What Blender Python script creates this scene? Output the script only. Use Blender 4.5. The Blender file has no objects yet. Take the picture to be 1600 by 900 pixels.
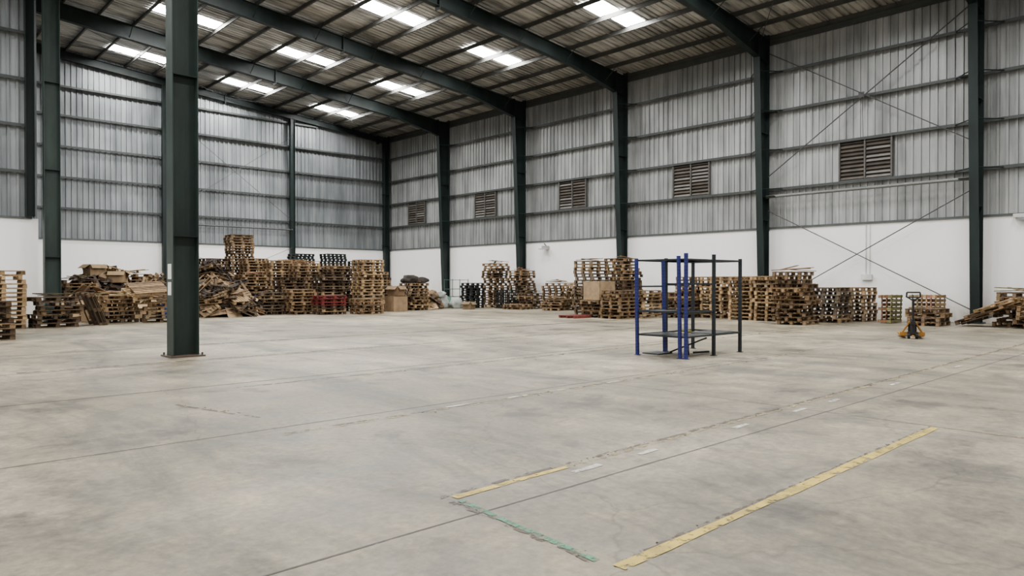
import bpy, bmesh, math, random
from mathutils import Matrix, Vector, Euler, noise
R=random.Random(7)
C=bpy.context.scene.collection
# ------------------------------------------------------------------ mesh helper
class MB:
    def __init__(s): s.v=[];s.f=[];s.c=[]
    def poly(s,vs,col=(1,1,1)):
        n=len(s.v); s.v+= [Vector(p) for p in vs]; s.f.append(tuple(range(n,n+len(vs)))); s.c.append(col)
    def box(s,c,d,col=(1,1,1),M=None):
        x,y,z=c; a,b,e=d[0]/2,d[1]/2,d[2]/2
        P=[Vector((x+i*a,y+j*b,z+k*e)) for k in(-1,1) for j in(-1,1) for i in(-1,1)]
        if M is not None: P=[M@p for p in P]
        n=len(s.v); s.v+=P
        for q in((0,2,3,1),(4,5,7,6),(0,1,5,4),(2,6,7,3),(0,4,6,2),(1,3,7,5)):
            s.f.append(tuple(n+i for i in q)); s.c.append(col)
    def beam(s,p0,p1,w,h,col=(1,1,1),up=(0,0,1)):
        p0=Vector(p0);p1=Vector(p1);d=p1-p0;L=d.length;d.normalize();u=Vector(up)
        if abs(d.dot(u))>.99:u=Vector((1,0,0))
        sd=d.cross(u).normalized();u=sd.cross(d)
        M=Matrix((( d.x,sd.x,u.x,0),(d.y,sd.y,u.y,0),(d.z,sd.z,u.z,0),(0,0,0,1)))
        M=Matrix.Translation((p0+p1)/2)@M
        s.box((0,0,0),(L,w,h),col,M)
    def rod(s,p0,p1,r,col=(1,1,1),n=8,r1=None):
        p0=Vector(p0);p1=Vector(p1);d=(p1-p0).normalized();r1=r if r1 is None else r1
        u=Vector((0,0,1)) if abs(d.z)<.9 else Vector((1,0,0))
        a=d.cross(u).normalized();b=a.cross(d);k=len(s.v)
        for p,rr in((p0,r),(p1,r1)):
            for i in range(n):
                t=2*math.pi*i/n; s.v.append(p+a*rr*math.cos(t)+b*rr*math.sin(t))
        for i in range(n):
            j=(i+1)%n; s.f.append((k+i,k+j,k+n+j,k+n+i)); s.c.append(col)
        s.f.append(tuple(k+i for i in range(n))[::-1]);s.c.append(col)
        s.f.append(tuple(k+n+i for i in range(n)));s.c.append(col)
    def blob(s,c,d,col=(1,1,1),seed=0,amp=.18,M=None):
        bm=bmesh.new(); bmesh.ops.create_icosphere(bm,subdivisions=3,radius=1)
        k=len(s.v)
        for v in bm.verts:
            p=v.co.copy(); nn=noise.noise(p*1.3+Vector((seed*3.1,seed,0)))+.4*noise.noise(p*3.5+Vector((seed,0,7)))
            p*=1+amp*nn*2
            p=Vector((math.copysign(abs(p.x)**.8,p.x),math.copysign(abs(p.y)**.8,p.y),max(p.z,-.75)))
            p=Vector((p.x*d[0]/2,p.y*d[1]/2,(p.z+.75)*d[2]/1.75))
            if M is not None:p=M@p
            s.v.append(p+Vector(c))
        for f in bm.faces:
            s.f.append(tuple(k+v.index for v in f.verts)); s.c.append(col)
        bm.free()
    def make(s,name,mat,loc=(0,0,0),smooth=False,parent=None):
        me=bpy.data.meshes.new(name); L=Vector(loc)
        me.from_pydata([v-L for v in s.v],[],s.f)
        at=me.color_attributes.new('tint','FLOAT_COLOR','CORNER')
        buf=[]
        for f,c in zip(s.f,s.c): buf+= [c[0],c[1],c[2],1.0]*len(f)
        at.data.foreach_set('color',buf)
        if smooth: me.polygons.foreach_set('use_smooth',[True]*len(me.polygons))
        me.materials.append(mat); me.update()
        o=bpy.data.objects.new(name,me); o.location=L; C.objects.link(o)
        if parent: 
            o.parent=parent; o.location=L-parent.location
        return o
# ------------------------------------------------------------------ materials
def mk(name):
    m=bpy.data.materials.new(name); m.use_nodes=True; nt=m.node_tree
    return m,nt,nt.nodes['Principled BSDF']
def N(nt,t,**k):
    n=nt.nodes.new(t)
    for a,b in k.items(): setattr(n,a,b)
    return n
def ramp(nt,fac,stops):
    r=N(nt,'ShaderNodeValToRGB'); e=r.color_ramp.elements
    while len(e)<len(stops): e.new(.5)
    for i,(p,c) in enumerate(stops): e[i].position=p; e[i].color=(*c,1) if len(c)==3 else c
    nt.links.new(fac,r.inputs[0]); return r.outputs[0]
def noi(nt,scale,det=4,vec=None,rough=.55,dist=0):
    n=N(nt,'ShaderNodeTexNoise'); n.inputs['Scale'].default_value=scale; n.inputs['Detail'].default_value=det
    n.inputs['Roughness'].default_value=rough; n.inputs['Distortion'].default_value=dist
    if vec is not None: nt.links.new(vec,n.inputs['Vector'])
    return n.outputs['Fac']
def coord(nt,scale=(1,1,1),off=(0,0,0)):
    t=N(nt,'ShaderNodeTexCoord'); m=N(nt,'ShaderNodeMapping'); m.inputs['Scale'].default_value=scale
    m.inputs['Location'].default_value=off
    nt.links.new(t.outputs['Object'],m.inputs[0]); return m.outputs[0]
def mul(nt,a,b,fac=1,mode='MULTIPLY'):
    m=N(nt,'ShaderNodeMix',data_type='RGBA',blend_type=mode)
    if isinstance(fac,(int,float)): m.inputs[0].default_value=fac
    else: nt.links.new(fac,m.inputs[0])
    for x,i in((a,6),(b,7)):
        if isinstance(x,tuple): m.inputs[i].default_value=(*x,1)
        else: nt.links.new(x,m.inputs[i])
    return m.outputs[2]
def bump(nt,b,h,st=.3,dist=.02):
    n=N(nt,'ShaderNodeBump'); n.inputs['Strength'].default_value=st; n.inputs['Distance'].default_value=dist
    nt.links.new(h,n.inputs['Height']); nt.links.new(n.outputs[0],b.inputs['Normal'])
def tintmat(name,rough=.7,metal=0,var=(.7,1.15),scale=6,sc=(1,1,1),bmp=.2,spec=.5):
    m,nt,b=mk(name); a=N(nt,'ShaderNodeAttribute',attribute_name='tint'); v=coord(nt,sc)
    n=noi(nt,scale,5,v); c=ramp(nt,n,[(.3,(var[0],)*3),(.7,(var[1],)*3)])
    nt.links.new(mul(nt,a.outputs['Color'],c),b.inputs['Base Color'])
    b.inputs['Roughness'].default_value=rough;b.inputs['Metallic'].default_value=metal
    b.inputs['Specular IOR Level'].default_value=spec
    if bmp: bump(nt,b,n,bmp)
    return m
M_wood=tintmat('pallet_wood',.85,0,(.50,1.15),7,(1,1,1),.3,.15)
M_card=tintmat('cardboard',.9,0,(.7,1.1),4,(1,1,1),.2,.1)
M_paint=tintmat('painted_steel',.5,0,(.75,1.15),3,(1,1,1),.05,.3)
M_cloth=tintmat('sack_cloth',.85,0,(.6,1.1),5,(1,1,1),.5,.2)
M_green=tintmat('green_frame_paint',.5,0,(.6,1.4),1.6,(1,1,.35),.05,.25)
M_girt=tintmat('girt_steel',.5,.25,(.8,1.15),2,(1,1,1),0,.4)
M_plastic=tintmat('plastic',.45,0,(.8,1.1),4,(1,1,1),0,.3)
def sheet(name,base,dark,sc,metal=.35,rough=.45):
    m,nt,b=mk(name); v=coord(nt,sc); n=noi(nt,1,6,v,.6); n2=noi(nt,.25,3,coord(nt))
    c=ramp(nt,n,[(.38,dark),(.58,base)]); c2=ramp(nt,n2,[(.4,(.74,.74,.74)),(.6,(1.05,1.05,1.05))])
    nt.links.new(mul(nt,c,c2),b.inputs['Base Color'])
    b.inputs['Metallic'].default_value=metal;b.inputs['Roughness'].default_value=rough
    bump(nt,b,n,.25,.02); return m
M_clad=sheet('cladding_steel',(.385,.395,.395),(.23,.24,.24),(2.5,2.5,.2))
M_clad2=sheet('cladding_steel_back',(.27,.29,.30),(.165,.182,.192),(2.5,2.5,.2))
M_roof=sheet('roof_foil',(.66,.65,.625),(.24,.24,.23),(.35,2.6,1),.4,.42)
m,nt,b=mk('white_plaster');M_white=m
tc=N(nt,'ShaderNodeTexCoord');sp=N(nt,'ShaderNodeSeparateXYZ');nt.links.new(tc.outputs['Object'],sp.inputs[0])
n=noi(nt,.9,8,coord(nt,(1,1,.6)),.65);ma=N(nt,'ShaderNodeMath',operation='MULTIPLY_ADD');nt.links.new(n,ma.inputs[0]);ma.inputs[1].default_value=3.0
nt.links.new(sp.outputs[2],ma.inputs[2])
mm=N(nt,'ShaderNodeMapRange');mm.inputs[1].default_value=1.2;mm.inputs[2].default_value=3.2;nt.links.new(ma.outputs[0],mm.inputs[0])
c=ramp(nt,mm.outputs[0],[(0,(.48,.43,.36)),(.6,(.80,.785,.76)),(1,(.89,.885,.875))])
nt.links.new(c,b.inputs['Base Color']);b.inputs['Roughness'].default_value=.8;bump(nt,b,n,.4,.05)
# floor concrete
m,nt,b=mk('concrete_floor');M_floor=m
v=coord(nt)
n1=noi(nt,.20,6,v,.6,.4);n2=noi(nt,1.3,10,v,.78,.3);n3=noi(nt,14,6,v,.7);n4=noi(nt,.6,9,coord(nt,(1,.25,1)),.74,.9)
c=ramp(nt,n1,[(.38,(.165,.143,.102)),(.5,(.225,.196,.142)),(.62,(.31,.272,.205))])
c=mul(nt,c,ramp(nt,n2,[(.34,(.52,.53,.54)),(.46,(.88,.88,.88)),(.55,(1.05,1.04,1.02)),(.66,(1.42,1.38,1.32))]))
c=mul(nt,c,ramp(nt,n3,[(.35,(.74,.74,.74)),(.65,(1.14,1.14,1.14))]))
c=mul(nt,c,ramp(nt,n4,[(.38,(.60,.63,.66)),(.5,(1.,1.,1.)),(.62,(1.18,1.17,1.14))]))
n5=noi(nt,.75,6,coord(nt,(1,1,1),(3,7,0)),.68,.2)
c=mul(nt,c,ramp(nt,n5,[(.56,(1,1,1)),(.66,(.50,.50,.51))]))
vo=N(nt,'ShaderNodeTexVoronoi',feature='DISTANCE_TO_EDGE');vo.inputs['Scale'].default_value=.24
nn=N(nt,'ShaderNodeTexNoise');nn.inputs['Scale'].default_value=.9;nn.inputs['Detail'].default_value=6
va=N(nt,'ShaderNodeVectorMath',operation='ADD');nt.links.new(v,va.inputs[0]);nt.links.new(nn.outputs['Color'],va.inputs[1])
nt.links.new(v,nn.inputs['Vector']);nt.links.new(va.outputs[0],vo.inputs['Vector'])
cr=ramp(nt,vo.outputs['Distance'],[(.0,(.5,.48,.46)),(.003,(1,1,1))])
c=mul(nt,c,cr,.6)
nt.links.new(c,b.inputs['Base Color'])
rr=ramp(nt,n2,[(.35,(.38,.38,.38)),(.65,(.62,.62,.62))]);nt.links.new(rr,b.inputs['Roughness'])
b.inputs['Specular IOR Level'].default_value=.3
bump(nt,b,n3,.12,.004)
def tape(name,col,lo,hi,sc=9):
    m,nt,b=mk(name); n=noi(nt,sc,6,coord(nt),.75)
    b.inputs['Roughness'].default_value=.6
    k=ramp(nt,noi(nt,5,4,coord(nt)),[(.35,tuple(v*.6 for v in col)),(.6,col)])
    nt.links.new(k,b.inputs['Base Color'])
    f=ramp(nt,n,[(lo,(0,0,0)),(hi,(1,1,1))])
    t=N(nt,'ShaderNodeBsdfTransparent');mx=N(nt,'ShaderNodeMixShader')
    nt.links.new(f,mx.inputs[0]);nt.links.new(t.outputs[0],mx.inputs[1]);nt.links.new(b.outputs[0],mx.inputs[2])
    nt.links.new(mx.outputs[0],nt.nodes['Material Output'].inputs[0]);return m
M_ty=tape('yellow_floor_tape',(.58,.42,.055),.38,.47)
M_ty2=tape('worn_yellow_tape',(.36,.28,.12),.49,.57)
M_br=tape('joint_residue',(.075,.052,.032),.47,.54,6)
M_tw=tape('worn_white_tape',(.58,.55,.49),.40,.5)
M_tg=tape('green_floor_tape',(.06,.24,.13),.42,.55)
M_jt=tape('joint_dark',(.04,.034,.026),.33,.44,3)
def emis(name,col,s):
    m=bpy.data.materials.new(name);m.use_nodes=True;nt=m.node_tree;b=nt.nodes['Principled BSDF']
    b.inputs['Base Color'].default_value=(.8,.8,.8,1);b.inputs['Emission Color'].default_value=(*col,1);b.inputs['Emission Strength'].default_value=s
    return m
M_sky=emis('skylight_translucent',(1,.99,.96),112)
# ------------------------------------------------------------------ building
XR=30.0; YB=45.7; CY=[-9.0,-.9,7.2,15.3,23.1,30.7,38.1]
def zr(x): return 12.35+.095*(30-x) if x>=5 else 14.725-.095*(5-x)
mb=MB(); mb.poly([(-20,-14,0),(31,-14,0),(31,46.5,0),(-20,46.5,0)]); mb.make('floor',M_floor)
def prof(a,b,p=.28):
    out=[];t=a
    while t<b:
        out+=[(t,0),(t+.18,0),(t+.192,.055),(t+.268,.055)]; t+=p
    out.append((b,0)); return out
mb=MB(); P=prof(-14,YB)
for (a,h),(c_,g) in zip(P,P[1:]): mb.poly([(XR-h,a,3.75),(XR-g,c_,3.75),(XR-g,c_,12.45),(XR-h,a,12.45)])
wr=mb.make('wall_right',M_clad)
mb=MB();mb.box((30.02,(YB-14)/2,1.92),(.3,YB+14,3.84));mb.make('wall_right_plinth',M_white)
mb=MB(); P=prof(5.3,XR)
for (a,h),(c_,g) in zip(P,P[1:]): mb.poly([(a,YB-h,3.75),(c_,YB-g,3.75),(c_,YB-g,zr(c_)+.05),(a,YB-h,zr(a)+.05)])
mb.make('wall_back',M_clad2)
mb=MB();mb.box((17.6,YB+.02,1.92),(24.6,.3,3.84));mb.make('wall_back_plinth',M_white)
mb=MB(); P=prof(-20,5.0)
for (a,h),(c_,g) in zip(P,P[1:]): mb.poly([(a,31.6-h,3.75),(c_,31.6-g,3.75),(c_,31.6-g,zr(c_)+.05),(a,31.6-h,zr(a)+.05)])
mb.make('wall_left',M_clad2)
mb=MB();mb.box((-7.4,31.6,1.92),(25.2,.3,3.84));mb.make('wall_left_plinth',M_white)
mb=MB();P=prof(31.6,YB)
for (a,h),(c_,g) in zip(P,P[1:]): mb.poly([(5.05+h,a,0),(5.05+g,c_,0),(5.05+g,c_,14.7),(5.05+h,a,14.7)])
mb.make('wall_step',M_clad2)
mb=MB();P=prof(-14,YB+.4)
for (a,h),(c_,g) in zip(P,P[1:]):
    for x0,x1 in((5,30.3),(-20,5)):
        mb.poly([(x0,a,zr(x0)+h),(x1,a,zr(x1)+h),(x1,c_,zr(x1)+g),(x0,c_,zr(x0)+g)])
mb.make('ceiling',M_roof)
mb=MB()
mb.box((29.86,(YB-14)/2,3.86),(.1,YB+14,.08),(.07,.08,.08)); mb.box((17.6,YB-.14,3.86),(24.6,.1,.08),(.07,.08,.08)); mb.box((-7.5,31.44,3.86),(25,.1,.08),(.07,.08,.08))
mb.make('trim_1',M_girt)
gc=(.045,.051,.051); GZ=[5.6,7.3,9.0,10.7]
mb=MB()
for z in GZ:
    mb.box((29.84,(YB-14)/2,z),(.2,YB+14,.012),gc);mb.box((29.745,(YB-14)/2,z-.05),(.012,YB+14,.11),gc)
mb.box((29.86,(YB-14)/2,12.05),(.2,YB+14,.2),gc)
mb.make('wall_girts',M_girt)
mb=MB()
for z in GZ+[12.3]:
    x1=29.9 if z<12 else 24
    mb.box(((5.3+x1)/2,YB-.16,z),(x1-5.3,.2,.012),gc);mb.box(((5.3+x1)/2,YB-.255,z-.05),(x1-5.3,.012,.11),gc)
mb.make('wall_girts',M_girt)
mb=MB()
for z in GZ+[12.4]:
    mb.box((-7.5,31.44,z),(25,.2,.012),gc);mb.box((-7.5,31.345,z-.05),(25,.012,.11),gc)
mb.make('wall_girts',M_girt)
pc=(.055,.055,.05)
mb=MB();PX=[23.8+1.5*4-1.5*k for k in range(0,17)]
for x in PX+[5-1.5*k-.7 for k in range(16)]:
    z=zr(x)-.02
    mb.box((x,16,z-.11),(.014,60,.2),pc);mb.box((x+.03,16,z-.01),(.07,60,.012),pc);mb.box((x-.03,16,z-.21),(.07,60,.012),pc)
mb.make('roof_purlins',M_girt)
mb=MB()
for y in [(a+b_)/2+o for a,b_ in zip(CY,CY[1:]+[YB]) for o in(-1.3,1.3)]:
    mb.rod((29.8,y,zr(29.8)-.14),(5,y,zr(5)-.14),.009,pc,5)
mb.make('roof_sag_rods',M_girt)
# frames
G=(.0085,.0155,.0145)
def hcol(mb,x,y,z0,z1,dx,dy,col=G,t=.018):
    mb.box((x-dx/2,y,(z0+z1)/2),(t,dy,z1-z0),col);mb.box((x+dx/2,y,(z0+z1)/2),(t,dy,z1-z0),col);mb.box((x,y,(z0+z1)/2),(dx,t,z1-z0),col)
for y in CY[1:]+[YB-.35]:
    mb=MB();last=y>45
    d0,d1=(.38,.9) if not last else (.4,.4)
    zt=11.75; xo=29.72; w=.30
    mb.box((xo,y,zt/2+.4),(.02,w,zt+.8),G)
    A=[(xo-d0,0.0),(xo-d1,zt-.1)]
    for s in(-1,1):
        mb.poly([(A[0][0],y+s*.008,0),(xo,y+s*.008,0),(xo,y+s*.008,zt+.5),(A[1][0],y+s*.008,zt+.5)],G)
    mb.beam((A[0][0],y,0),(A[1][0],y,A[1][1]+.1),w,.02,G,(1,0,0))
    for z in(4.2,8.0): mb.box((xo-.3,y,z),(.5,w-.02,.02),G)
    mb.box((xo-d0/2,y,.02),(d0+.2,w+.15,.04),G)
    if not last:
        for z in(5.6,7.3,9.0,10.7):
            xf=xo-d0-(d1-d0)*z/zt
            for s in(-1,1): mb.rod((xf+.03,y+s*.1,z-.06),(29.73,y+s*.75,z-.06),.022,G,4)
    mb.make('steel_column',M_green,(xo,y,0))
def rafter(y,deep,x0=29.7,x1=-15):
    mb=MB();w=.26
    segs=[(x0-.0,1.05 if deep>.5 else deep),(x0-4.0,deep),(5.35,deep+.1)]
    if x1<5: segs.append((x1,deep))
    for (a,da),(b_,db) in zip(segs,segs[1:]):
        ta,tb=zr(a)-.24,zr(b_)-.24
        for s in(-1,1): mb.poly([(a,y+s*.007,ta),(b_,y+s*.007,tb),(b_,y+s*.007,tb-db),(a,y+s*.007,ta-da)],G)
        mb.beam((a,y,ta),(b_,y,tb),w,.02,G);mb.beam((a,y,ta-da),(b_,y,tb-db),w,.02,G)
    for xs in(x0-.9,17.5,5.4):
        mb.box((xs,y,zr(xs)-.24-deep/2-.05),(.05,w+.04,deep+.25),G)
    x=x0-1.6
    while x>max(-12,x1) and deep>.5:
        zb=zr(x)-.24-deep
        for s in(-1,1): mb.rod((x,y,zb+.03),(x,y+s*.8,zr(x)-.2),.02,G,4)
        x-=3.0
    mb.make('steel_rafter',M_green,(x0,y,12))
for y in CY[1:]: rafter(y,.62,x1=-15 if y<31 else 5.3)
rafter(YB-.35,.35,x1=5.3)
def icol(x,y,dx,dy):
    mb=MB();hcol(mb,x,y,0.03,13.9,dx,dy,(.021,.033,.029));mb.box((x,y,.015),(dx+.18,dy+.25,.03),(.07,.05,.04))
    for z in(2.4,5.6,8.8,12): 
        for s in(-1,1): mb.box((x,y+s*dy/4,z),(dx,dy/2,.012),G)
    for sx in(-1,1):
        for sy in(-1,1): mb.rod((x+sx*(dx/2+.05),y+sy*(dy/2+.05),.03),(x+sx*(dx/2+.05),y+sy*(dy/2+.05),.08),.018,(.06,.05,.04),6)
    return mb.make('steel_column',M_green,(x,y,0))
icol(4.92,14.95,.48,.38); icol(5.5,30.7,.50,.34)
mb=MB();mb.box((4.668,14.95,1.70),(.004,.21,.30),(.75,.75,.73));mb.box((4.667,14.95,1.36),(.004,.2,.26),(.68,.69,.68));mb.make('paper_notice',M_paint,(4.668,14.95,1.5))
mb=MB();hcol(mb,4.92,31.3,3.9,13.9,.26,.3);mb.make('steel_column',M_green,(4.92,31.3,3.9))
for x in(13.9,22.0):
    mb=MB();hcol(mb,x,YB-.42,0,zr(x)-.6,.3,.25);mb.make('steel_column',M_green,(x,YB-.42,0))
for X in(11.8,17.8,23.8,-1.7,-7.7):
    for y in(3.1,11.2,19.2,26.9,35.2,42.8):
        if X<5 and y>31: continue
        mb=MB()
        for s,o in((-1,.12),(1,-.12)):
            a=X+s*.75-.70;b_=X+s*.75+.70
            for k in range(-2,2):
                y0=y+o+k*.25
                mb.poly([(a,y0,zr(a)-.012),(b_,y0,zr(b_)-.012),(b_,y0+.25,zr(b_)-.012),(a,y0+.25,zr(a)-.012)])
        mb.make('skylight_panel',M_sky,(X,y,zr(X)))
mb=MB();bc=(.06,.06,.06)
xb=29.55
for a,b_ in(((15.1,6.1),(7.4,11.5)),((15.1,11.5),(7.4,6.6)),((15.1,4.6),(7.4,.5)),((15.1,.5),(7.4,4.8))):
    mb.rod((xb,a[0],a[1]),(xb,b_[0],b_[1]),.022,bc,6)
mb.rod((xb,15.2,5.22),(xb,7.3,5.22),.065,(.15,.16,.15),10)
mb.box((xb,11.2,8.95),(.02,.22,.22),bc);mb.rod((xb+.1,11.2,8.9),(xb+.2,11.2,7.3),.012,bc,5)
for y in(15.0,7.5):
    for z in(5.22,8.9): mb.box((29.5,y,z),(.35,.5,.03),G)
mb.make('wall_bracing',M_girt)
mb=MB()
for a,b_ in(((14,5.6),(22,11.3)),((14,11.6),(22,5.6)),((14,3.8),(22,.4)),((14,.4),(22,3.8))):
    mb.rod((a[0],YB-.45,a[1]),(b_[0],YB-.45,b_[1]),.015,bc,6)
mb.rod((14,YB-.45,5.0),(22,YB-.45,5.0),.05,bc,8)
mb.make('wall_bracing',M_girt)
mb=MB()
for y0,y1 in((7.2,15.3),(38.1,45.3)):
    for a,b_ in((29.2,17.5),(17.5,5.5)):
        mb.rod((a,y0,zr(a)-.4),(b_,y1,zr(b_)-.4),.015,bc,6);mb.rod((a,y1,zr(a)-.4),(b_,y0,zr(b_)-.4),.015,bc,6)
mb.make('roof_bracing',M_girt)
for i,y in enumerate((11.15,19.2,26.9,34.4,41.9,3.1)):
    mb=MB();fr=(.08,.077,.072);x=29.9
    mb.box((x+.02,y,6.43),(.03,2.0,1.66),(.03,.025,.022))
    for yy in(-1.0,0,1.0): mb.box((x-.05,y+yy,6.43),(.14,.06,1.7),fr)
    for zz in(5.6,7.27): mb.box((x-.05,y,zz),(.14,2.06,.06),fr)
    rr=random.Random(i)
    for s in(-.5,.5):
        for k in range(10):
            g=rr.choice([(.075,.063,.052),(.095,.085,.073),(.055,.046,.038),(.17,.16,.145)])
            Mx=Matrix.Translation((x-.05,y+s,5.71+k*.16))@Matrix.Rotation(math.radians(38),4,'Y')
            mb.box((0,0,0),(.012,.92,.125),g,Mx)
    mb.make('window_%d'%(i+1),M_paint,(x,y,6.43))
mb=MB();mb.box((29.75,5.6,3.80),(.16,1.1,.13),(.55,.56,.55));mb.box((29.7,5.6,3.68),(.10,.8,.10),(.22,.24,.25));mb.box((29.82,5.6,3.95),(.05,.1,.3),(.3,.3,.3));mb.make('wall_light',M_paint,(29.8,5.6,3.8))
mb=MB();mb.rod((29.84,11.1,1.8),(29.84,11.1,3.84),.02,(.5,.5,.49));mb.rod((29.84,10.95,1.8),(29.84,10.95,3.84),.015,(.5,.5,.49));mb.box((29.8,11.05,1.68),(.1,.4,.22),(.6,.6,.6));mb.make('electrical_conduit',M_paint,(29.84,11.1,2))
mb=MB();mb.box((29.72,28.9,3.5),(.3,.35,.16),(.3,.3,.3));mb.beam((29.87,28.9,3.5),(29.6,28.9,3.72),.05,.05,(.2,.2,.2));mb.box((29.55,28.9,3.40),(.22,.6,.06),(.4,.4,.4));mb.make('wall_light',M_paint,(29.7,28.9,3.5))
mb=MB();mb.rod((17.6,19.1,zr(17.6)-.25),(17.6,19.1,zr(17.6)-.7),.01,(.1,.1,.1));mb.rod((17.6,19.1,zr(17.6)-.7),(17.6,19.1,zr(17.6)-.85),.1,(.2,.2,.2),16,.1);mb.rod((17.6,19.1,zr(17.6)-.85),(17.6,19.1,zr(17.6)-1.05),.1,(.3,.3,.3),20,.24);mb.make('high_bay_light',M_paint,(17.6,19.1,13))
# ------------------------------------------------------------------ floor joints and tape
def strip(mb,x0,y0,x1,y1,w,z=.002,wob=.01,n=None):
    L=math.hypot(x1-x0,y1-y0);n=n or max(2,int(L/.4));dx,dy=(x1-x0)/L,(y1-y0)/L;px_,py_=-dy,dx;pr=None
    for i in range(n+1):
        t=i/n;o=R.uniform(-wob,wob);ww=w*R.uniform(.75,1.15)/2;cx,cy=x0+(x1-x0)*t+px_*o,y0+(y1-y0)*t+py_*o
        q=((cx-px_*ww,cy-py_*ww,z),(cx+px_*ww,cy+py_*ww,z))
        if pr: mb.poly([pr[0],q[0],q[1],pr[1]])
        pr=q
mb=MB()
for k in range(-2,12):
    y=3.49+3.45*k; w=.018 if y<8 else .04
    strip(mb,-19,y,29.8,y,w,.002,.003)
for x in(-4.0,8.2,20.4):
    strip(mb,x,-13,x,45,.010,.002,.003)
mb.make('floor_joints',M_jt)
mb=MB();strip(mb,2.94,2.32,8.15,2.34,.085,.004,.004);strip(mb,3.06,3.86,4.25,3.88,.075,.004,.004);mb.make('yellow_floor_tape',M_ty)
mb=MB();strip(mb,4.25,3.88,26,4.05,.06,.0035,.01);strip(mb,3.1,6.58,15,6.75,.05,.0035,.01);strip(mb,8.18,2.3,8.4,-2,.06,.0035,.01);strip(mb,6,9.9,24,10.0,.05,.0035,.01);strip(mb,3,13.4,26,13.5,.07,.0035,.01);mb.make('worn_floor_tape',M_ty2)
mb=MB();strip(mb,2.98,3.93,27,4.10,.05,.003,.014,240);strip(mb,3.1,6.63,15,6.8,.05,.003,.016,120);strip(mb,4,9.98,26,10.08,.08,.003,.02,160);strip(mb,2,14.0,26,14.1,.12,.003,.03,140);strip(mb,2.95,2.37,8.15,2.39,.035,.003,.014,80);strip(mb,2.9,9.1,3.3,7.6,.05,.003,.02,12)
strip(mb,6,17.4,25,17.4,.14,.003,.03,120);strip(mb,3.0,3.8,2.9,2.46,.04,.003,.014,20);mb.make('floor_joint_residue',M_br)
mb=MB()
for x in(4.15,5.0,6.6,7.9,8.9,11,14.1): strip(mb,x,3.72+.01*x/4,x+R.uniform(.25,.4),3.73+.01*x/4,.06,.004,.004)
for x in(5.2,6.2,7.0,8.2,9.9): strip(mb,x,6.7,x+.35,6.7,.05,.004,.004)
mb.make('white_floor_tape',M_tw)
mb=MB();strip(mb,3.05,3.78,2.93,2.46,.055,.0045,.006);mb.make('green_floor_tape',M_tg)
mb=MB()
def chips(x0,y0,x1,y1,n,sp=.04,s=.02):
    for i in range(n):
        t=R.random();x=x0+(x1-x0)*t+R.gauss(0,sp);y=y0+(y1-y0)*t+R.gauss(0,sp);a=R.uniform(.2,1)*s
        g=R.choice([(.10,.07,.05),(.15,.11,.07),(.24,.19,.13),(.07,.055,.04)])
        Mx=Matrix.Translation((x,y,a*.15))@Euler((R.uniform(-.2,.2),R.uniform(-.2,.2),R.uniform(0,6))).to_matrix().to_4x4()
        mb.box((0,0,0),(a*1.5,a,a*.15),g,Mx)
chips(3.0,3.9,12,3.98,60,.03,.02);chips(3.2,6.6,14,6.72,40,.04,.022);chips(2.95,2.38,8.1,2.36,25,.035,.015)
chips(3.03,3.78,2.93,2.5,12,.02,.015);chips(2.9,9.1,3.3,7.9,14,.04,.022);chips(6,9.95,22,10,25,.06,.03)
for i in range(40): chips(R.uniform(0,27),R.uniform(1.5,26),R.uniform(0,27),R.uniform(1.5,26),1,.1,.025)
mb.make('floor_debris',M_wood)
# ------------------------------------------------------------------ pallets
LT=(.42,.285,.155);MD=(.235,.152,.085);DK=(.09,.06,.038);GR=(.17,.135,.10)
def pallet(mb,M,col,rr,sx=1.2,sy=1.0,miss=.06):
    def j(): 
        k=rr.uniform(.55,1.3); return (col[0]*k,col[1]*k,col[2]*k*rr.uniform(.88,1.08))
    for y in(-sy/2+.06,0,sy/2-.06):
        mb.box((0,y,.011),(sx,.1,.022),j(),M)
        for x in(-sx/2+.06,0,sx/2-.06): mb.box((x,y,.062),(.12,.10,.08),j(),M)
    for x in(-sx/2+.06,0,sx/2-.06): mb.box((x,0,.111),(.1,sy,.018),j(),M)
    n=7
    for k in range(n):
        if rr.random()<miss: continue
        y=-sy/2+.055+k*(sy-.11)/(n-1); mb.box((0,y,.131),(sx,.098,.02),j(),M)
PH=.1425
def stack(X,Y,n,yaw=0,col=MD,sx=1.2,sy=1.0,mess=.03,seed=0,name='pallet_stack',mixc=.6,loose=0,mat=None,z0=0,mb=None):
    rr=random.Random(seed+int(X*100)+int(Y*37));own=mb is None
    if own: mb=MB()
    for k in range(n):
        c=col
        if rr.random()<mixc: 
            o=rr.choice([LT,MD,DK,GR,DK]) if mat is None else col
            c=tuple((a+b_*1.5)/2.5 for a,b_ in zip(col,o))
        M=Matrix.Translation((X+rr.gauss(0,mess),Y+rr.gauss(0,mess),z0+k*PH))@Matrix.Rotation(math.radians(yaw+rr.gauss(0,mess*60)+(90 if rr.random()<mess*3 else 0)),4,'Z')
        pallet(mb,M,c,rr,sx,sy)
    for k in range(loose):
        z=z0+n*PH+.02+k*.03
        M=Matrix.Translation((X+rr.uniform(-.2,.2),Y+rr.uniform(-.2,.2),z+.03))@Euler((rr.uniform(-.1,.1),rr.uniform(-.12,.12),rr.uniform(0,3))).to_matrix().to_4x4()
        mb.box((0,0,0),(rr.uniform(.7,1.4),.1,.025),tuple(v*rr.uniform(.8,1.3) for v in col),M)
    if own: return mb.make(name,mat or M_wood,(X,Y,z0))
def S(*a,**k): return stack(*a,**k)
S(3.55,27.6,13,0,LT,mess=.015); S(2.5,22.6,7,4,DK)
S(4.95,27.4,7,3,DK,mess=.05,loose=3)
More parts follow.
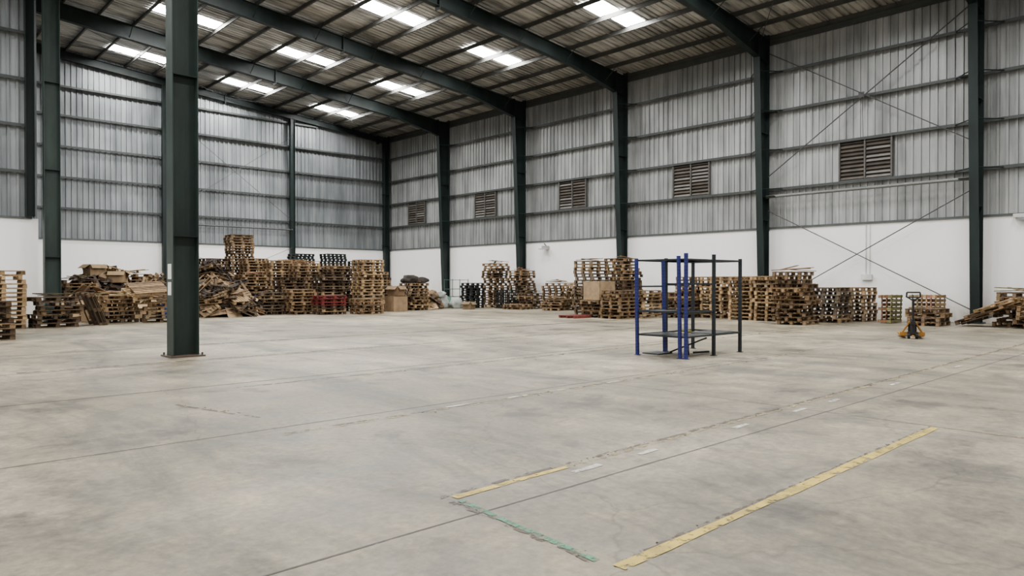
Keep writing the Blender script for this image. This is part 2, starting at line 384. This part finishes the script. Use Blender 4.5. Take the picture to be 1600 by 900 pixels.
S(7.15,28.9,7,12,MD,mess=.06,loose=4); S(8.6,28.3,6,-14,MD,mess=.07,loose=3)
S(6.9,33.6,11,5,DK,mess=.05,loose=5);S(9.6,35.6,13,0,MD,mess=.05,loose=5);S(10.9,36.8,12,5,DK,mess=.05)
def lean(name,L,col=MD,sx=1.2,sy=1.0,seed=1):
    mb=MB();rr=random.Random(seed)
    for (x,y,z,rx,ry,rz,cc) in L:
        M=Matrix.Translation((x,y,z))@Euler((math.radians(rx),math.radians(ry),math.radians(rz)),'XYZ').to_matrix().to_4x4()
        pallet(mb,M,cc or col,rr,sx,sy,.1)
    return mb.make(name,M_wood,L[0][:3])
lean('leaning_pallets',[(7.9,28.1,1.02,20,-6,10,LT),(8.0,28.0,1.17,22,-4,4,MD)])
lean('leaning_pallets',[(6.0,27.7,.53,8,68,15,DK),(6.15,27.8,.53,5,68,10,DK)])
S(15.3,37.7,28,0,MD,mess=.03);S(14.0,37.9,19,5,DK);S(15.5,36.3,19,0,MD);S(13.6,36.4,15,8,DK,mess=.05);S(16.7,38.2,18,0,DK);S(12.2,37.2,13,5,MD,mess=.05)
S(15.9,34.4,18,3,LT,mess=.03);S(14.5,34.2,13,0,MD,mess=.05,loose=3);S(17.3,35.6,18,0,MD);S(18.7,34.6,16,0,DK,mess=.04);S(18.0,37.2,19,0,MD)
for p in((19.6,39.2),(21.0,38.0),(22.3,37.0)):
    n_=18 if p[0]<22 else 15
    S(p[0],p[1],n_,2,DK); stack(p[0],p[1],4,2,(.015,.022,.022),mess=.02,mat=M_plastic,z0=n_*PH,name='plastic_pallet_stack',mixc=0)
S(14.0,31.3,7,4,DK,mess=.05,loose=2);S(15.2,30.7,8,0,MD,mess=.04)
S(16.75,33.2,17,0,MD,mess=.03,loose=3);S(18.2,32.4,16,2,DK,mess=.04);S(16.9,31.1,13,3,DK,mess=.04);S(15.5,32.3,12,3,DK,mess=.05)
S(16.1,29.5,3,0,DK);stack(16.1,29.5,3,0,(.13,.018,.018),mess=.02,mat=M_plastic,z0=3*PH,name='plastic_pallet_stack',mixc=0)
S(18.6,30.2,18,0,LT,mess=.025);S(17.6,28.7,5,0,MD,mess=.03);S(19.9,31.8,14,0,MD,mess=.03);S(21.3,33.6,12,0,DK,mess=.04)
S(21.9,31.0,10,0,MD,mess=.05,loose=2)
stack(26.0,31.1,10,0,(.016,.018,.018),sx=1.0,sy=.9,mess=.02,mat=M_plastic,name='plastic_pallet_stack',mixc=0)
S(27.9,31.2,18,0,MD,mess=.045,loose=5);S(28.45,29.6,15,0,MD,mess=.06,loose=4);S(27.7,28.0,6,8,DK,mess=.06,loose=4);S(26.4,27.8,2,12,MD)
S(28.4,26.8,10,3,MD,mess=.07,loose=5);S(28.4,25.4,9,-6,LT,mess=.08,loose=6);S(27.0,25.5,4,20,MD,mess=.06,loose=4)
S(26.0,20.4,18,0,MD,mess=.04,loose=2);S(24.3,20.8,17,2,GR,mess=.04,loose=3);S(27.4,21.2,14,0,DK)
S(23.0,18.2,8,0,MD,mess=.03);S(23.2,19.4,5,2,DK);S(24.35,18.0,8,0,LT,mess=.05);S(24.7,19.3,11,0,DK,mess=.04)
S(28.3,19.6,7,0,MD,mess=.06);S(28.3,18.2,7,0,LT,mess=.05,loose=3);S(26.9,18.6,7,6,DK);S(25.6,16.9,6,6,DK)
S(26.9,17.2,12,0,MD,mess=.03);S(26.6,15.8,12,0,LT,mess=.02);S(26.1,14.2,12,0,LT,mess=.02);S(25.9,13.0,12,0,LT,mess=.02)
S(27.6,14.5,11,0,MD);S(27.4,12.9,11,0,MD)
S(24.4,11.5,13,6,MD,mess=.07,loose=4,sx=1.3);S(26.6,11.2,9,0,GR,mess=.04)
def edge(name,X,Y,n,col,yaw=0,sx=1.2,tilt=4,z=.0):
    mb=MB();rr=random.Random(int(X*9+Y))
    for k in range(n):
        M=Matrix.Translation((X,Y,z))@Matrix.Rotation(math.radians(yaw),4,'Z')@Matrix.Translation((0,(k-n/2)*.152,.52))@Matrix.Rotation(math.radians(90+rr.uniform(0,tilt)),4,'X')
        c=tuple(v*rr.uniform(.8,1.2) for v in col)
        pallet(mb,M,c,rr,sx,1.0,.05)
    return mb.make(name,M_wood,(X,Y,0))
S(28.2,10.8,9,0,LT,mess=.03)
S(27.2,8.1,4,0,MD,mess=.05);edge('upright_pallets',28.75,8.7,6,LT,0,1.1,3,.0);edge('upright_pallets',27.7,9.6,3,MD,0,1.1,3,.0)
lean('leaning_pallets',[(27.6,6.6,.24,0,20,82,DK),(27.6,6.35,.43,0,22,84,MD),(27.6,6.05,.62,4,21,80,LT)])
S(28.85,5.9,8,0,MD,mess=.05,loose=4);S(27.7,5.0,5,3,MD,mess=.07,loose=3);S(28.9,4.5,8,3,DK,mess=.06)
mb=MB();k=(.30,.035,.025)
mb.box((26.5,4.6,.02),(.5,.36,.02),k)
for s in(-1,1): mb.box((26.5+s*.24,4.6,.12),(.02,.36,.2),k);mb.box((26.5,4.6+s*.17,.12),(.5,.02,.2),k);mb.box((26.5,4.6+s*.18,.21),(.54,.03,.025),k)
mb.make('red_crate',M_plastic,(26.5,4.6,0))
mb=MB();k=(.15,.035,.03)
for dy in(-.4,0,.4): mb.box((22.0,19.7+dy,.05),(1.0,.1,.09),k)
for dx in(-.45,-.22,0,.22,.45): mb.box((22.0+dx,19.7,.105),(.12,.9,.02),k)
mb.make('red_pallet',M_plastic,(22.0,19.7,0))
def carton(X,Y,z,sx,sy,sz,yaw,col=(.33,.225,.13),open_=True):
    mb=MB();M=Matrix.Translation((X,Y,z))@Matrix.Rotation(math.radians(yaw),4,'Z');t=.01
    mb.box((0,0,t),(sx,sy,t*2),col,M)
    for s in(-1,1):
        mb.box((s*(sx/2-t/2),0,sz/2),(t,sy,sz),col,M);mb.box((0,s*(sy/2-t/2),sz/2),(sx,t,sz),col,M)
    if open_:
        for s in(-1,1):
            F=M@Matrix.Translation((s*sx/2,0,sz))@Matrix.Rotation(math.radians(s*35),4,'Y')
            mb.box((s*sx*.2,0,0),(sx*.4,sy*.95,t),tuple(v*.9 for v in col),F)
            F=M@Matrix.Translation((0,s*sy/2,sz))@Matrix.Rotation(math.radians(-s*50),4,'X')
            mb.box((0,s*sy*.18,0),(sx*.95,sy*.36,t),tuple(v*1.05 for v in col),F)
    else:
        mb.box((0,0,sz),(sx,sy,t),col,M);mb.box((0,0,sz+t/2+.001),(sx*1.0,.06,.003),(.45,.35,.22),M)
    return mb.make('cardboard_box',M_card,(X,Y,z))
carton(23.2,19.4,5*PH,1.0,.9,.80,0,(.33,.235,.14),False)
carton(8.0,32.6,0,.8,.7,1.1,-20);carton(9.0,32.0,0,.6,.6,.75,30,(.26,.18,.10));carton(7.4,31.0,0,.6,.6,.7,15,(.30,.2,.12));carton(8.4,30.4,0,.6,.5,.6,-8,(.36,.25,.15));carton(6.7,30.0,0,.6,.6,.8,20,(.28,.19,.11))
carton(20.2,30.2,0,.9,.8,.75,5,(.24,.16,.095),False);carton(20.3,30.3,.77,.7,.6,.5,25,(.20,.135,.08))
carton(12.9,32.9,0,.8,.8,.8,12,(.25,.17,.1));carton(24.5,29.6,0,.5,.5,.4,20,(.20,.145,.09))
def heap(name,X,Y,rx,ry,h,n,kinds,seed,cols):
    mb=MB();rr=random.Random(seed)
    mb.blob((X,Y,0),(rx*1.5,ry*1.5,h*.72),(.04,.03,.024),seed,.25)
    for i in range(n):
        a=rr.uniform(0,6.283);q=math.sqrt(rr.random());x=X+rx*q*math.cos(a);y=Y+ry*q*math.sin(a);zt=h*(1-q**2.6)
        z=.06+zt*rr.uniform(.55,1.02);w_=rr.uniform(.6,1.25);bc_=rr.choice(cols);c=tuple(v*w_ for v in bc_);kd=rr.choice(kinds)
        sl=math.radians(34)*q
        E=Matrix.Translation((x,y,z))@Matrix.Rotation(a,4,'Z')@Matrix.Rotation(sl+rr.gauss(0,.3),4,'Y')@Matrix.Rotation(rr.gauss(0,.28),4,'X')@Matrix.Rotation(rr.uniform(0,3.1),4,'Z')
        if kd=='sheet':
            w,l=rr.uniform(.3,.8),rr.uniform(.4,1.0)
            F=E@Matrix.Rotation(rr.uniform(-.5,.5),4,'Y')
            mb.box((-w/4,0,0),(w/2,l,.012),c,E);mb.box((w/4,0,0),(w/2,l,.012),tuple(v*.85 for v in c),F)
        elif kd=='plank': mb.box((0,0,0),(rr.uniform(.6,1.3),.1,.022),c,E)
        elif kd=='box': mb.box((0,0,0),(rr.uniform(.25,.5),rr.uniform(.25,.45),rr.uniform(.15,.35)),c,E)
        elif kd=='pallet': pallet(mb,E,c,rr,1.1,.9,.25)
        elif kd=='sack': mb.blob((x,y,z-.12),(rr.uniform(.5,.8),rr.uniform(.45,.6),rr.uniform(.35,.5)),c,i+seed,.3)
    return mb.make(name,M_card,(X,Y,0))
BR=[(.15,.10,.06),(.32,.215,.125),(.22,.15,.09),(.075,.055,.04),(.05,.04,.035)]
heap('cardboard_heap',8.0,35.2,1.7,1.3,2.0,170,['sheet','plank','box','plank','sheet','pallet'],3,BR)
heap('cardboard_heap',6.9,31.6,1.2,.9,1.1,90,['sheet','box','plank'],21,BR)
carton(7.9,35.2,1.75,.7,.6,.5,15,(.24,.165,.095));carton(8.7,34.8,1.45,.7,.6,.5,-25,(.30,.21,.12))
heap('cardboard_heap',11.9,31.2,1.6,1.2,1.45,170,['sheet','sheet','plank','pallet'],8,BR)
heap('broken_plank_heap',12.6,34.8,1.5,1.2,2.2,130,['plank','pallet','sheet','plank'],9,BR)
heap('broken_plank_heap',10.1,33.4,1.2,1.2,1.5,100,['plank','sheet','pallet'],12,BR)
heap('cardboard_heap',23.1,31.8,.9,.8,.8,60,['sheet','sack'],14,BR)
def sacks(name,L,col,amp=.25):
    mb=MB()
    for i,(x,y,z,a,b_,h) in enumerate(L): mb.blob((x,y,z),(a,b_,h),tuple(v*(.85+.1*(i%3)) for v in col),i+int(x*7),amp)
    return mb.make(name,M_cloth,(L[0][0],L[0][1],L[0][2]),True)
sacks('dark_sacks',[(21.7,31.1,10*PH,.9,.7,.45),(22.3,30.9,10*PH,.7,.6,.3)],(.04,.034,.03))
sacks('brown_sacks',[(20.6,33.0,0,1.0,1.0,1.9),(23.3,33.2,0,1.0,.9,1.0)],(.14,.095,.06))
sacks('white_sacks',[(24.3,31.9,0,1.0,.8,.75),(24.9,31.2,0,.7,.7,.6),(24.2,31.8,.62,.7,.6,.4)],(.36,.38,.36))
sacks('green_sacks',[(25.3,32.6,0,.9,.8,.6)],(.08,.17,.13))
mb=MB();mb.rod((9.75,31.3,0),(9.75,31.3,.9),.29,(.02,.05,.18),20);mb.rod((9.75,31.3,.3),(9.75,31.3,.33),.305,(.02,.05,.18),20);mb.rod((9.75,31.3,.6),(9.75,31.3,.63),.305,(.02,.05,.18),20);mb.rod((9.75,31.3,.9),(9.75,31.3,.93),.27,(.02,.04,.14),20);mb.make('blue_drum',M_plastic,(9.75,31.3,0))
mb=MB();X,Y=26.9,33.7;k=(.04,.09,.08)
for dx in(-.6,.6):
    for dy in(-.4,.4): mb.rod((X+dx,Y+dy,.1),(X+dx,Y+dy,1.65),.022,k,6);mb.rod((X+dx,Y+dy-.02,.06),(X+dx,Y+dy+.02,.06),.06,(.02,.02,.02),10)
for z in(.15,.6,1.05,1.6):
    for dy in(-.4,.4): mb.rod((X-.6,Y+dy,z),(X+.6,Y+dy,z),.015,k,6)
    for dx in(-.6,.6): mb.rod((X+dx,Y-.4,z),(X+dx,Y+.4,z),.015,k,6)
mb.box((X,Y,.15),(1.2,.8,.03),k);mb.make('cage_trolley',M_paint,(X,Y,0))
mb=MB();X,Y=27.0,29.3;k=(.016,.018,.018)
for dx in(-.5,.5):
    for i in range(7): mb.box((X+dx,Y-.45+i*.15,.52),(.03,.03,1.0),k)
    for j in range(8): mb.box((X+dx,Y,.05+j*.14),(.03,.93,.03),k)
for dy in(-.45,.45):
    for i in range(8): mb.box((X-.5+i*.143,Y+dy,.52),(.03,.03,1.0),k)
    for j in range(8): mb.box((X,Y+dy,.05+j*.14),(1.0,.03,.03),k)
mb.box((X,Y,.04),(1.0,.9,.05),k);mb.make('black_crate',M_plastic,(X,Y,0))
# ------------------------------------------------------------------ shelving rack
root=bpy.data.objects.new('shelving_rack',None);root.location=(12.8,8.25,0);C.objects.link(root)
BL=(.020,.028,.17);BK=(.016,.021,.024)
def post(x,y,col,h=2.02,tx=0,ty=0,nm='post'):
    mb=MB();w=.055
    Mt=Matrix.Translation((x,y,0))@Euler((ty,tx,0)).to_matrix().to_4x4()
    mb.box((-w/2,0,h/2),(.004,w,h),col,Mt);mb.box((w/2,0,h/2),(.004,w,h),col,Mt);mb.box((0,-w/2,h/2),(w,.004,h),col,Mt);mb.box((0,w/2,h/2),(w,.004,h),col,Mt)
    mb.box((0,0,.006),(.1,.1,.012),col,Mt)
    z=.1
    while z<h-.05:
        for s in(-1,1):
            mb.box((-w/2-.002,s*.013,z),(.003,.009,.03),(.008,.01,.03),Mt);mb.box((s*.013,-w/2-.002,z),(.009,.003,.03),(.008,.01,.03),Mt)
        z+=.065
    mb.make(nm,M_paint,(x,y,0),parent=root)
X0,X1,X2,Y0,Y1=11.8,12.8,13.84,7.70,8.85
post(X0,Y0,BL,2.05,nm='post_1');post(X1,Y0,BK,2.05,nm='post_2');post(X2,Y0,BK,1.98,nm='post_3')
post(X0,Y1,BL,1.96,-.02,0,nm='post_4');post(X1,Y1,BK,2.0,nm='post_5');post(X2,Y1,BK,2.0,nm='post_6');post(X1-.10,Y1-.04,BL,1.98,-.035,nm='post_7')
post(X0-.0,Y0+.13,BL,2.0,-.03,nm='post_8')
mb=MB()
def frame(xa,xb,z,hh=.035):
    for y in(Y0,Y1): mb.box(((xa+xb)/2,y,z),(xb-xa,.03,hh),BK)
    for x in(xa,xb): mb.box((x,(Y0+Y1)/2,z),(.03,Y1-Y0,hh),BK)
frame(X0,X1,1.93);frame(X1,X2,1.93)
frame(X0,X1,.90);frame(X0,X2,.42)
mb.box((12.3,8.3,.42),(.95,1.1,.014),(.015,.017,.018));mb.box((13.3,8.1,.43),(.9,.6,.014),(.02,.022,.024))
mb.box((12.2,8.55,.9),(.75,.5,.014),(.015,.017,.018))
mb.box((X1,(Y0+Y1)/2,1.45),(.03,Y1-Y0,.035),BK);mb.box((12.3,Y1,1.40),(1.0,.03,.035),BK);mb.box((13.3,Y1,1.43),(1.0,.03,.035),BK)
mb.make('shelves',M_paint,(12.8,8.25,0),parent=root)
mb=MB();mb.box((12.35,8.75,.01),(.5,.4,.02),BK);mb.beam((12.35,8.0,.03),(13.1,8.5,.30),.04,.03,BK);mb.beam((12.5,8.55,.03),(12.95,7.95,.34),.04,.03,BK);mb.beam((12.7,8.1,.04),(13.1,8.0,.04),.05,.04,BK)
mb.box((12.9,8.4,.455),(.18,.12,.04),(.35,.28,.04));mb.make('loose_parts',M_paint,(12.5,8.3,0),parent=root)
# ------------------------------------------------------------------ pallet jack
root=bpy.data.objects.new('pallet_jack',None);root.location=(20.5,6.45,0)
root.rotation_euler=(0,0,math.radians(22));C.objects.link(root)
YE=(.33,.15,.018);K=(.014,.014,.015)
mb=MB()
for s in(-1,1):
    mb.box((.62,s*.19,.075),(1.15,.16,.05),YE);mb.beam((1.15,s*.19,.075),(1.27,s*.19,.06),.12,.03,YE)
    mb.rod((1.0,s*.19-.04,.035),(1.0,s*.19+.04,.035),.035,K,14)
    mb.beam((.04,s*.27,.08),(-.02,s*.07,.42),.07,.03,YE)
mb.box((.02,0,.12),(.10,.58,.10),YE);mb.box((-.02,0,.42),(.16,.20,.04),YE);mb.box((.01,0,.27),(.04,.2,.26),K)
mb.make('forks',M_paint).parent=root
mb=MB();mb.rod((-.12,0,.12),(-.12,0,.40),.055,K,14);mb.rod((-.12,0,.40),(-.12,0,.47),.035,(.1,.1,.1),12)
mb.box((-.12,0,.15),(.16,.24,.06),K);mb.rod((-.12,-.15,.09),(-.12,.15,.09),.02,(.1,.1,.1),8)
for s in(-1,1): mb.rod((-.12,s*.09-.03,.09),(-.12,s*.09+.03,.09),.09,K,20)
mb.beam((-.12,0,.12),(-.26,0,.06),.05,.02,YE)
mb.make('pump_unit',M_paint).parent=root
mb=MB();mb.box((-.16,0,.42),(.12,.12,.09),K);mb.rod((-.17,0,.42),(-.26,0,1.05),.026,K,10)
mb.beam((-.26,0,1.0),(-.265,-.15,1.10),.035,.035,K);mb.beam((-.26,0,1.0),(-.265,.15,1.10),.035,.035,K)
for s in(-1,1): mb.rod((-.265,s*.16,1.09),(-.28,s*.15,1.22),.02,K,8)
mb.rod((-.28,-.15,1.22),(-.28,.15,1.22),.02,K,8);mb.rod((-.265,-.16,1.09),(-.265,.16,1.09),.018,K,8);mb.rod((-.27,0,1.09),(-.33,.03,1.18),.008,K,6)
mb.make('handle',M_paint).parent=root
# ------------------------------------------------------------------ light
w=bpy.data.worlds.new('world');bpy.context.scene.world=w;w.use_nodes=True
bg=w.node_tree.nodes['Background'];bg.inputs[0].default_value=(1,.985,.95,1);bg.inputs[1].default_value=.9
# ------------------------------------------------------------------ camera
cd=bpy.data.cameras.new('camera');cam=bpy.data.objects.new('camera',cd);C.objects.link(cam)
cd.sensor_width=36;cd.lens=24.95;cd.clip_end=300
cam.location=(0,0,1.5)
p=math.radians(.517)
cam.rotation_euler=Vector((.683*math.cos(p),.730*math.cos(p),-math.sin(p))).to_track_quat('-Z','Y').to_euler()
bpy.context.scene.camera=cam
